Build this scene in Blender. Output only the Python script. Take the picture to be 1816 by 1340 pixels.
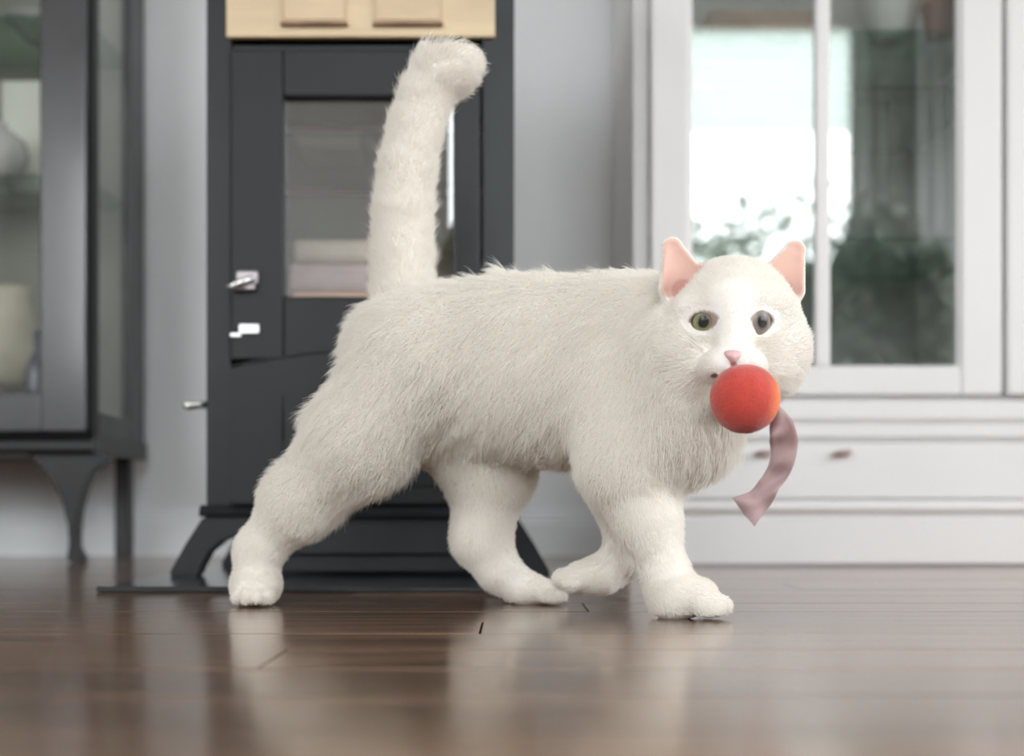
import bpy, bmesh, math, random
import numpy as np
from mathutils import Vector, Matrix, noise

random.seed(7); rng = np.random.default_rng(7)
for o in list(bpy.data.objects): bpy.data.objects.remove(o)
C = bpy.context.scene.collection
S = bpy.context.scene
PI = math.pi

# ---------------------------------------------------------------- camera, sky, light, exposure
F, H, HOR = 2190.0, 0.087, 900.0          # focal length in pixels of 1816, lens height (m), horizon row
cam = bpy.data.cameras.new('camera'); co = bpy.data.objects.new('camera', cam); C.objects.link(co)
co.location = (0, 0, H); co.rotation_euler = (PI/2, 0, 0)
cam.sensor_width = 36; cam.lens = F/1816*36
cam.shift_y = (HOR-670)/1816
cam.clip_start = 0.02; cam.clip_end = 100
cam.dof.use_dof = True; cam.dof.focus_distance = 0.965; cam.dof.aperture_fstop = 3.6
S.camera = co
S.view_settings.view_transform = 'Standard'; S.view_settings.look = 'None'
S.view_settings.exposure = 0.72; S.view_settings.gamma = 1.0; S.view_settings.use_curve_mapping = False

w = bpy.data.worlds.new('sky'); S.world = w; w.use_nodes = True
bg = w.node_tree.nodes['Background']
bg.inputs[0].default_value = (0.93, 0.97, 1.0, 1); bg.inputs[1].default_value = 6.2
S.cycles.max_bounces = 8; S.cycles.diffuse_bounces = 5; S.cycles.glossy_bounces = 5
S.cycles.transparent_max_bounces = 16; S.cycles.caustics_reflective = False
S.cycles.sample_clamp_indirect = 6

def portal(loc, rot, sx, sy):
    l = bpy.data.lights.new('window_light_portal', 'AREA'); l.shape = 'RECTANGLE'; l.size = sx; l.size_y = sy
    l.cycles.is_portal = True
    o = bpy.data.objects.new('window_light_portal', l); o.location = loc; o.rotation_euler = rot; C.objects.link(o)

def P(px, py, d):                          # a spot at distance d along the floor, measured on the photograph
    return Vector(((px-908)/F*d, d, H-(py-HOR)/F*d))

# ---------------------------------------------------------------- materials
def mat(name, col, rough=0.5, metal=0, spec=0.5, bump=0, bscale=60, var=0, vscale=4, coat=0, sheen=0, stretch=(1,1,1), col2=None):
    m = bpy.data.materials.new(name); m.use_nodes = True
    nt = m.node_tree; b = nt.nodes['Principled BSDF']
    b.inputs['Base Color'].default_value = (*col, 1); b.inputs['Roughness'].default_value = rough
    b.inputs['Metallic'].default_value = metal; b.inputs['Specular IOR Level'].default_value = spec
    b.inputs['Coat Weight'].default_value = coat; b.inputs['Coat Roughness'].default_value = 0.1
    b.inputs['Sheen Weight'].default_value = sheen
    tc = nt.nodes.new('ShaderNodeTexCoord'); mp = nt.nodes.new('ShaderNodeMapping'); mp.inputs['Scale'].default_value = stretch
    nt.links.new(tc.outputs['Object'], mp.inputs[0])
    n = nt.nodes.new('ShaderNodeTexNoise'); n.inputs['Scale'].default_value = vscale; n.inputs['Detail'].default_value = 5
    nt.links.new(mp.outputs[0], n.inputs[0])
    r = nt.nodes.new('ShaderNodeValToRGB'); r.color_ramp.elements[0].position = 0.3; r.color_ramp.elements[1].position = 0.7
    c2 = col2 or tuple(min(1, c*(1+var)) for c in col); c1 = tuple(c*(1-var) for c in col)
    r.color_ramp.elements[0].color = (*c1, 1); r.color_ramp.elements[1].color = (*c2, 1)
    nt.links.new(n.outputs[0], r.inputs[0]); nt.links.new(r.outputs[0], b.inputs['Base Color'])
    if bump:
        n2 = nt.nodes.new('ShaderNodeTexNoise'); n2.inputs['Scale'].default_value = bscale
        nt.links.new(mp.outputs[0], n2.inputs[0])
        bp = nt.nodes.new('ShaderNodeBump'); bp.inputs['Strength'].default_value = bump; bp.inputs['Distance'].default_value = 0.002
        nt.links.new(n2.outputs[0], bp.inputs['Height']); nt.links.new(bp.outputs[0], b.inputs['Normal'])
    return m

M = {}
M['wall'] = mat('grey_wall_paint', (.80,.80,.81), .7, var=.02, bump=.05, bscale=200)
M['trim'] = mat('white_trim_paint', (.82,.84,.85), .4, var=.02)
M['white'] = mat('white_cabinet_paint', (.74,.72,.71), .38, var=.02)
M['white_in'] = mat('cabinet_interior_paint', (.50,.50,.50), .7, var=.05)
M['ceiling'] = mat('ceiling_paint', (.8,.8,.8), .8, var=.02)
M['dark'] = mat('charcoal_cabinet_paint', (.014,.0165,.0185), .42, spec=.35, var=.25, vscale=7, bump=.06)
M['darker'] = mat('near_black_paint', (.0095,.0115,.012), .45, spec=.35, var=.2)
M['greydark'] = mat('dark_grey_paint', (.05,.052,.054), .36, var=.2, vscale=6)
M['greysheen'] = mat('satin_grey_paint', (.04,.04,.044), .26, spec=.7, var=.2, vscale=6, coat=.5)
M['black'] = mat('black_lacquer', (.010,.010,.011), .35, var=.2)
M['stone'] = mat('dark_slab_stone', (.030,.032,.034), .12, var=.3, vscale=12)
M['chrome'] = mat('brushed_silver', (.8,.8,.8), .25, metal=1)
M['pewter'] = mat('dull_pewter', (.42,.38,.39), .4, metal=.8)
M['tan'] = mat('tan_wood', (.64,.50,.32), .5, var=.12, vscale=5, stretch=(1,1,6), bump=.1)
M['tan2'] = mat('tan_wood_recess', (.60,.46,.30), .55, var=.16, vscale=7, stretch=(1,1,4))
M['knob'] = mat('rose_brown_knob', (.42,.30,.27), .4, var=.1)
M['cream'] = mat('cream_card', (.90,.90,.82), .6, var=.03)
M['china'] = mat('white_china', (.85,.84,.82), .15, var=.02, coat=.5)
M['beige'] = mat('beige_ceramic', (.60,.55,.44), .4, var=.15, vscale=14)
M['navy'] = mat('dark_blue_glaze', (.03,.03,.08), .2, var=.2, coat=.5)
M['grey_cer'] = mat('grey_ceramic', (.36,.36,.36), .35, var=.1)
M['brownbox'] = mat('brown_leather', (.26,.15,.09), .5, var=.4, vscale=22)
M['terra'] = mat('terracotta', (.30,.13,.09), .6, var=.2)
M['cloth'] = mat('folded_cloth', (.78,.54,.38), .8, var=.2, vscale=20, bump=.3)
M['cloth2'] = mat('grey_folded_cloth', (.6,.5,.48), .8, var=.2, vscale=20, bump=.3)
M['pinkish'] = mat('inner_panel', (.80,.64,.58), .6, var=.15, vscale=6)
M['leaf'] = mat('leaf_green', (.24,.27,.21), .45, var=.4, vscale=9)
M['leaf2'] = mat('shrub_leaf', (.13,.15,.11), .5, var=.5, vscale=3)
M['bark'] = mat('bark', (.13,.09,.06), .8, var=.3, vscale=20)
M['grass'] = mat('lawn', (.27,.25,.22), .9, var=.3, vscale=3)
M['snow'] = mat('pale_paving', (.6,.6,.58), .9, var=.05)
M['curtain'] = mat('white_curtain', (.72,.73,.76), .8, var=.03)
M['dcurtain'] = mat('charcoal_curtain', (.5,.51,.5), .8, var=.15)
M['ribbon'] = mat('mauve_ribbon', (.40,.27,.27), .6, var=.12, vscale=30, sheen=.4)

def blind_mat():
    m = mat('translucent_blind', (.9,.95,.93), .8); nt = m.node_tree; b = nt.nodes['Principled BSDF']
    tr = nt.nodes.new('ShaderNodeBsdfTranslucent'); tr.inputs[0].default_value = (.9,.95,.93,1)
    mx = nt.nodes.new('ShaderNodeMixShader'); mx.inputs[0].default_value = .85
    nt.links.new(b.outputs[0], mx.inputs[1]); nt.links.new(tr.outputs[0], mx.inputs[2]); nt.links.new(mx.outputs[0], nt.nodes['Material Output'].inputs[0])
    return m
M['blind'] = blind_mat()
def floor_mat():
    m = mat('dark_walnut_boards', (.10,.065,.045), .2, spec=.5)
    nt = m.node_tree; b = nt.nodes['Principled BSDF']
    oi = nt.nodes.new('ShaderNodeObjectInfo'); geo = nt.nodes.new('ShaderNodeNewGeometry')
    add = nt.nodes.new('ShaderNodeVectorMath'); add.operation = 'ADD'
    mul = nt.nodes.new('ShaderNodeVectorMath'); mul.operation = 'SCALE'; mul.inputs['Scale'].default_value = 13
    comb = nt.nodes.new('ShaderNodeCombineXYZ')
    nt.links.new(oi.outputs['Random'], comb.inputs[0]); nt.links.new(oi.outputs['Random'], comb.inputs[1])
    nt.links.new(comb.outputs[0], mul.inputs[0]); nt.links.new(geo.outputs['Position'], add.inputs[0]); nt.links.new(mul.outputs[0], add.inputs[1])
    mp = nt.nodes.new('ShaderNodeMapping'); mp.inputs['Scale'].default_value = (2.2, 26, 1)
    nt.links.new(add.outputs[0], mp.inputs[0])
    n = nt.nodes.new('ShaderNodeTexNoise'); n.inputs['Scale'].default_value = 1.6; n.inputs['Detail'].default_value = 7; n.inputs['Distortion'].default_value = .6
    nt.links.new(mp.outputs[0], n.inputs[0])
    r = nt.nodes.new('ShaderNodeValToRGB')
    r.color_ramp.elements[0].position = .3; r.color_ramp.elements[0].color = (.080,.044,.025,1)
    r.color_ramp.elements[1].position = .72; r.color_ramp.elements[1].color = (.235,.135,.078,1)
    nt.links.new(n.outputs[0], r.inputs[0])
    hv = nt.nodes.new('ShaderNodeHueSaturation')
    mr = nt.nodes.new('ShaderNodeMapRange'); mr.inputs['To Min'].default_value = .75; mr.inputs['To Max'].default_value = 1.3
    nt.links.new(oi.outputs['Random'], mr.inputs[0]); nt.links.new(mr.outputs[0], hv.inputs['Value'])
    nt.links.new(r.outputs[0], hv.inputs['Color']); nt.links.new(hv.outputs[0], b.inputs['Base Color'])
    mr2 = nt.nodes.new('ShaderNodeMapRange'); mr2.inputs['To Min'].default_value = .14; mr2.inputs['To Max'].default_value = .24
    nt.links.new(n.outputs[0], mr2.inputs[0]); nt.links.new(mr2.outputs[0], b.inputs['Roughness'])
    b.inputs['Specular Tint'].default_value = (1, .86, .74, 1); b.inputs['IOR'].default_value = 2.15; b.inputs['Coat Weight'].default_value = .3; b.inputs['Coat Roughness'].default_value = .15; b.inputs['Coat IOR'].default_value = 1.6
    bp = nt.nodes.new('ShaderNodeBump'); bp.inputs['Strength'].default_value = .10; bp.inputs['Distance'].default_value = .0006
    nt.links.new(n.outputs[0], bp.inputs['Height']); nt.links.new(bp.outputs[0], b.inputs['Normal'])
    return m
M['floor'] = floor_mat()

def glass_mat(name, refl, tint=(1,1,1)):
    m = bpy.data.materials.new(name); m.use_nodes = True; nt = m.node_tree
    out = nt.nodes['Material Output']; nt.nodes.remove(nt.nodes['Principled BSDF'])
    t = nt.nodes.new('ShaderNodeBsdfTransparent'); t.inputs[0].default_value = (*tint, 1)
    g = nt.nodes.new('ShaderNodeBsdfGlossy'); g.inputs['Roughness'].default_value = .012; g.inputs[0].default_value = (.98,1,.985,1)
    x = nt.nodes.new('ShaderNodeMixShader'); lw = nt.nodes.new('ShaderNodeLayerWeight'); lw.inputs[0].default_value = .5
    pw = nt.nodes.new('ShaderNodeMath'); pw.operation = 'POWER'; pw.inputs[1].default_value = 5; nt.links.new(lw.outputs['Facing'], pw.inputs[0])
    a = nt.nodes.new('ShaderNodeMath'); a.operation = 'MULTIPLY_ADD'; a.use_clamp = True; a.inputs[1].default_value = .9-refl; a.inputs[2].default_value = refl+.02
    nt.links.new(pw.outputs[0], a.inputs[0]); nt.links.new(a.outputs[0], x.inputs[0])
    nt.links.new(t.outputs[0], x.inputs[1]); nt.links.new(g.outputs[0], x.inputs[2]); nt.links.new(x.outputs[0], out.inputs[0])
    return m
M['glass'] = glass_mat('coated_door_glass', .17, (.95,.97,.96))
M['glass_left'] = glass_mat('side_cabinet_glass', .05, (.96,.97,.96))
M['pane'] = glass_mat('window_glass', .0)
M['shelf_glass'] = glass_mat('green_edged_shelf_glass', .02, (.62,.76,.70))

# ---------------------------------------------------------------- mesh helpers
def link(name, bm, m, parent=None, smooth=False):
    me = bpy.data.meshes.new(name); bm.to_mesh(me); bm.free()
    me.materials.append(m)
    if smooth:
        for p in me.polygons: p.use_smooth = True
    o = bpy.data.objects.new(name, me); C.objects.link(o)
    if parent:
        o.parent = parent
        if parent.parent is None:                    # children are modelled in world coordinates
            o.matrix_parent_inverse = Matrix.Translation(-parent.location)
    return o

def addbox(bm, x0, x1, y0, y1, z0, z1, bev=0.0015):
    r = bmesh.ops.create_cube(bm, size=1)
    for v in r['verts']:
        v.co = Vector(((x0+x1)/2+v.co.x*(x1-x0), (y0+y1)/2+v.co.y*(y1-y0), (z0+z1)/2+v.co.z*(z1-z0)))
    if bev:
        es = list({e for v in r['verts'] for e in v.link_edges})
        bmesh.ops.bevel(bm, geom=es, offset=bev, segments=2, affect='EDGES', profile=.5)
def box(name, x0, x1, y0, y1, z0, z1, m, parent=None, bev=0.0015):
    bm = bmesh.new(); addbox(bm, x0, x1, y0, y1, z0, z1, bev); return link(name, bm, m, parent)
def boxes(name, lst, m, parent=None, bev=0.0015):
    bm = bmesh.new()
    for b in lst: addbox(bm, *b, bev)
    return link(name, bm, m, parent)
def addframe(bm, x0, x1, z0, z1, y0, y1, wl, wr, wt, wb, bev=.0015):   # a frame facing the room
    addbox(bm, x0, x0+wl, y0, y1, z0, z1, bev); addbox(bm, x1-wr, x1, y0, y1, z0, z1, bev)
    addbox(bm, x0+wl, x1-wr, y0+.0005, y1, z1-wt, z1, bev); addbox(bm, x0+wl, x1-wr, y0+.0005, y1, z0, z0+wb, bev)
def prism(name, pts, y0, y1, m, parent=None, bev=.0015, axis='Y'):     # outline in x,z pushed from y0 to y1
    bm = bmesh.new()
    f = [bm.verts.new((x, y0, z) if axis == 'Y' else (y0, x, z)) for x, z in pts]
    face = bm.faces.new(f)
    r = bmesh.ops.extrude_face_region(bm, geom=[face])
    for v in r['geom']:
        if isinstance(v, bmesh.types.BMVert):
            if axis == 'Y': v.co.y = y1
            else: v.co.x = y1
    bmesh.ops.recalc_face_normals(bm, faces=bm.faces)
    if bev: bmesh.ops.bevel(bm, geom=[e for e in bm.edges if e.calc_face_angle(0) > .6], offset=bev, segments=2, affect='EDGES')
    return link(name, bm, m, parent)
def profile_x(name, prof, x0, x1, m, parent=None):                    # moulding: outline in y,z run along x
    return prism(name, prof, x0, x1, m, parent, 0, 'X')
def lathe(name, prof, loc, m, parent=None, n=40, sx=1, sy=1):
    bm = bmesh.new(); rings = []
    for r, z in prof:
        rings.append([bm.verts.new((loc[0]+r*sx*math.cos(2*PI*i/n), loc[1]+r*sy*math.sin(2*PI*i/n), loc[2]+z)) for i in range(n)])
    for a, b in zip(rings, rings[1:]):
        for i in range(n): bm.faces.new((a[i], a[(i+1)%n], b[(i+1)%n], b[i]))
    bm.faces.new(list(reversed(rings[0]))); bm.faces.new(rings[-1])
    bmesh.ops.recalc_face_normals(bm, faces=bm.faces)
    return link(name, bm, m, parent, True)
def tube(name, pts, rads, m, parent=None, n=14, sq=1):
    bm = bmesh.new(); rings = []; pts = [Vector(p) for p in pts]
    for i, p in enumerate(pts):
        t = (pts[min(i+1, len(pts)-1)]-pts[max(i-1, 0)]).normalized()
        u = t.cross(Vector((0,1,0)));  u = u.normalized() if u.length > .1 else t.cross(Vector((0,0,1))).normalized()
        v = t.cross(u).normalized()
        rings.append([bm.verts.new(p+(u*math.cos(2*PI*k/n)+v*math.sin(2*PI*k/n)*sq)*rads[i]) for k in range(n)])
    for a, b in zip(rings, rings[1:]):
        for i in range(n): bm.faces.new((a[i], a[(i+1)%n], b[(i+1)%n], b[i]))
    bm.faces.new(list(reversed(rings[0]))); bm.faces.new(rings[-1])
    bmesh.ops.recalc_face_normals(bm, faces=bm.faces)
    return link(name, bm, m, parent, True)
def empty(name, loc, label, cat, group=None):
    o = bpy.data.objects.new(name, None); C.objects.link(o); o.location = loc; o.empty_display_size = .05
    o['label'] = label; o['category'] = cat
    if group: o['group'] = group
    return o
def tag(o, label, cat, group=None):
    o['label'] = label; o['category'] = cat
    if group: o['group'] = group
    return o
def struct(o): o['kind'] = 'structure'; return o

# ---------------------------------------------------------------- the room
WY, BY, XL, XR, CZ = 2.24, -2.5, -2.6, 3.0, 2.80
fl = struct(box('floor', XL-.1, XR+.1, BY-.1, WY+.1, -.06, -.0125, M['darker'], None, 0))
# every board of the floor is an object of its own
def plank_mesh(L, W):
    bm = bmesh.new(); addbox(bm, -L/2, L/2, -W/2, W/2, -.012, 0, .0006)
    me = bpy.data.meshes.new('floor_plank'); bm.to_mesh(me); bm.free(); me.materials.append(M['floor']); return me
PW = .0925; plank_lengths = [1.25, .95, 1.6]; pms = [plank_mesh(L-.0012, PW-.0010) for L in plank_lengths]
y = WY-PW/2
while y > BY:
    x = XL - random.random()*.9
    while x < XR:
        k = random.choice((0, 1, 2)); L = plank_lengths[k]
        o = bpy.data.objects.new('floor_plank', pms[k]); C.objects.link(o); o.parent = fl
        o.location = (x+L/2, y, -random.random()*.0002)
        o.rotation_euler = (random.uniform(-.0007, .0007), random.uniform(-.0003, .0003), 0)
        x += L
    y -= PW
def wall_with_holes(name, u0, u1, holes, thick, fixed, axis, m):     # holes: (a,b,z0,z1) sorted along u
    bm = bmesh.new(); cur = u0
    def bb(a, b, z0, z1):
        if b-a < 1e-4 or z1-z0 < 1e-4: return
        if axis == 'X': addbox(bm, a, b, min(fixed, fixed+thick), max(fixed, fixed+thick), z0, z1, 0)
        else: addbox(bm, min(fixed, fixed+thick), max(fixed, fixed+thick), a, b, z0, z1, 0)
    for a, b, z0, z1 in holes:
        bb(cur, a, 0, CZ); bb(a, b, 0, z0); bb(a, b, z1, CZ); cur = b
    bb(cur, u1, 0, CZ)
    return struct(link(name, bm, m))
wall_with_holes('wall_north', XL, XR, [], .1, WY, 'X', M['wall'])
backwin = [(-2.3, -1.3, .75, 1.95), (-.32, 1.75, .55, 2.55)]
wall_with_holes('wall_south', XL, XR, backwin, -.12, BY, 'X', M['wall'])
left_fill_win = [(-2.0, -.4, .7, 2.05)]  # unseen west window, added to let in fill light
right_fill_win = [(-1.9, .9, .35, 2.1)]  # unseen east window, added for fill light and widened to brighten the far wall
wall_with_holes('wall_west', BY, WY, left_fill_win, -.12, XL, 'Y', M['wall'])
wall_with_holes('wall_east', BY, WY, right_fill_win, .12, XR, 'Y', M['wall'])
struct(box('ceiling', XL-.1, XR+.1, BY-.1, WY+.1, CZ, CZ+.1, M['ceiling'], None, 0))
n = 0
for side, wins in (('s', backwin), ('w', left_fill_win), ('e', right_fill_win)):
    for a, b, z0, z1 in wins:
        n += 1
        f = {'s': BY, 'w': XL, 'e': XR}[side]; sg = {'s': -1, 'w': -1, 'e': 1}[side]
        root = bpy.data.objects.new('window_%d' % n, None); C.objects.link(root); root['kind'] = 'structure'
        def fb(u0, u1, q0, q1, d0=.02, d1=.08):
            lo, hi = sorted((f+sg*d0, f+sg*d1))
            return (u0, u1, lo, hi, q0, q1) if side == 's' else (lo, hi, u0, u1, q0, q1)
        t = .05; mid = (a+b)/2
        boxes('window_frame', [fb(a, a+t, z0, z1), fb(b-t, b, z0, z1), fb(a+t, b-t, z1-t, z1), fb(a+t, b-t, z0, z0+t), fb(mid-.02, mid+.02, z0+t, z1-t)], M['white'], root, .002)
        box('window_pane', *fb(a+t, mid-.02, z0+t, z1-t, .045, .05), M['pane'], root, 0)
        box('window_pane', *fb(mid+.02, b-t, z0+t, z1-t, .045, .05), M['pane'], root, 0)
        box('window_sill', *fb(a-.04, b+.04, z0-.035, z0-.001, -.05, .12), M['white'], root, .003)
        if side == 's': portal((mid, BY-.13, (z0+z1)/2), (PI/2, 0, PI), b-a, z1-z0)
        elif side == 'w': portal((XL-.13, mid, (z0+z1)/2), (0, -PI/2, 0), z1-z0, b-a)
        else: portal((XR+.13, mid, (z0+z1)/2), (0, PI/2, 0), z1-z0, b-a)
# baseboard with a stepped cap, along the far wall
bprof = [(WY-.001, 0), (WY-.016, 0), (WY-.016, .058), (WY-.0135, .0615), (WY-.0135, .0665), (WY-.0105, .0705), (WY-.0105, .0755), (WY-.006, .080), (WY-.006, .0865), (WY-.001, .087)]
struct(profile_x('baseboard_north', bprof, XL, XR, M['trim']))
struct(box('ground', -30, 30, -34, 30, -.5, -.3, M['grass'], None, 0))

# ---------------------------------------------------------------- left glass cabinet on a stand
def left_cabinet():
    X1, X0, Yf, Yb, zb, zt = -.655, -1.36, 1.93, 2.20, .171, 1.32
    t = empty('display_cabinet', ((X0+X1)/2, (Yf+Yb)/2, 0), 'charcoal glass display cabinet on slender curved legs, by the left edge', 'cabinet')
    k = 1.93/F
    zr = H+(HOR-770)*k                 # top of the plinth moulding
    gx = (80-908)*k; zg = H+(HOR-697)*k
    # carcass: back, top, bottom, corner posts
    boxes('carcass', [(X0, X1, Yb-.012, Yb, zb, zt), (X0, X1, Yf+.004, Yb-.012, zt-.02, zt), (X0+.002, X1-.002, Yf+.02, Yb-.012, zr, zr+.018),
                      (X0, X0+.018, Yf+.02, Yb-.012, zr+.018, zt-.02)], M['greydark'], t)
    box('back_panel', X0+.018, X1-.018, Yb-.0135, Yb-.012, zr+.02, zt-.02, M['beige_in'], t, 0)
    boxes('corner_post', [(X1-.016, X1, Yf+.004, Yf+.030, zr, zt-.02)], M['darker'], t)
    boxes('corner_post', [(X1-.018, X1, Yb-.075, Yb-.012, zr, zt-.02)], M['greydark'], t)
    for z0_, z1_ in ((zr, .238), (zt-.08, zt-.02)): box('side_rail', X1-.018, X1-.001, Yf+.03, Yb-.075, z0_, z1_, M['greydark'], t)
    box('side_pane', X1-.010, X1-.007, Yf+.028, Yb-.073, .236, zt-.078, M['glass_left'], t, 0)
    # plinth moulding
    profile_x('base_moulding', [(Yf-.006, zb), (Yb, zb), (Yb, zr), (Yf-.001, zr), (Yf-.004, zr-.006), (Yf-.010, zr-.012), (Yf-.010, zb+.008)], X0-.006, X1+.004, M['black'], t)
    # two doors; only the right one is in the frame
    mid = (X0+X1)/2
    for a, b, ws in ((X0+.002, mid-.001, .07), (mid+.001, X1-.006, (165-80)*k-.004)):
        bm = bmesh.new(); addframe(bm, a, b, zr+.003, zt-.01, Yf-.016, Yf+.003, .06 if b > mid+.1 else ws, ws, .06, zg-zr-.003, .003)
        addframe(bm, a+(.06 if b > mid+.1 else ws)-.004, b-ws+.004, zg-.004, zt-.066, Yf-.010, Yf-.002, .006, .006, .006, .006, .001)
        d = link('door', bm, M['greysheen'], t)
        box('door_pane', a+.055, b-ws+.002, Yf-.006, Yf-.003, zg-.002, zt-.068, M['glass_left'], d, 0)
        lathe('door_knob', [(.004,-.012),(.004,-.004),(.009,0),(.010,.005),(.007,.009),(.001,.011)], (0,0,0), M['pewter'], d, 20).matrix_basis = Matrix.Translation((a+.025 if b > mid+.1 else b-.025, Yf-.028, .70)) @ Matrix.Rotation(PI/2, 4, 'X')
    for z in (.614, .866, 1.09):
        box('glass_shelf', X0+.019, X1-.019, Yf+.025, Yb-.016, z-.004, z, M['shelf_glass'], t, .0005)
    # front cabriole legs with bracket, straight rear legs
    for s, xc in ((1, (140-908)*1.955/F), (-1, X0+.03)):
        pts = [(-.075,.171),(.055,.171),(.050,.160),(.030,.145),(.018,.120),(.008,.085),(.004,.050),(.004,.025),(.014,.008),(.014,0),(-.010,0),(-.013,.010),(-.010,.030),(-.012,.060),(-.022,.100),(-.038,.135),(-.060,.158)]
        pts = [(xc+s*px_, z) for px_, z in pts]
        prism('leg', pts, 1.935, 1.962, M['black'], t, .003)
    for xc in ((220-908)*2.17/F, X0+.03):
        boxes('leg', [(xc-.013, xc+.013, 2.158, 2.184, 0, .171)], M['black'], t, .002)
    # things inside, each its own
    def on(z): return z+.0002
    tag(box('storage_box', *[(v-908)*2.07/F for v in (6, 78)], 2.06, 2.13, on(.614), .800, M['cream'], None, .003), 'upright cream box on the middle glass shelf of the charcoal cabinet', 'box')
    tag(lathe('round_vase', [(.018,0),(.030,.006),(.046,.025),(.052,.045),(.046,.066),(.030,.080),(.018,.086),(.018,.095),(.012,.095)], ((-8-908)*2.0/F, 2.0, on(.614)), M['china']), 'round white china vase before the cream box, cut by the left edge', 'vase')
    tag(lathe('jug', [(.028,0),(.038,.01),(.052,.05),(.050,.09),(.034,.13),(.028,.15),(.032,.165),(.026,.165)], ((22-908)*2.05/F, 2.05, on(.270+.017)), M['beige'], None), 'stout beige jug low inside the charcoal cabinet', 'jug')
    tag(lathe('bottle', [(.015,0),(.017,.005),(.017,.09),(.012,.11),(.007,.125),(.007,.155),(.009,.158),(.006,.16)], ((64-908)*2.03/F, 2.03, on(.2705-.05)), M['navy'], None), 'slim dark blue bottle in the bottom of the charcoal cabinet', 'bottle')
    tag(lathe('small_dish', [(.014,0),(.03,.004),(.042,.014),(.044,.018),(.040,.017),(.028,.008),(.002,.006)], ((24-908)*1.975/F, 1.975, on(.2205)), M['chrome'], None, sy=.6), 'shallow silver dish on the floor of the charcoal cabinet', 'dish')
    tag(lathe('dark_bowl', [(.018,0),(.024,.004),(.045,.028),(.056,.042),(.052,.042),(.03,.012),(.002,.008)], ((92-908)*2.08/F-.02, 2.08, on(.866)), M['grey_cer'], None), 'dark grey bowl on the top glass shelf of the charcoal cabinet', 'bowl')
M['beige_in'] = mat('cabinet_back_board', (.34,.34,.29), .7, var=.1)
left_cabinet()

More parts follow.
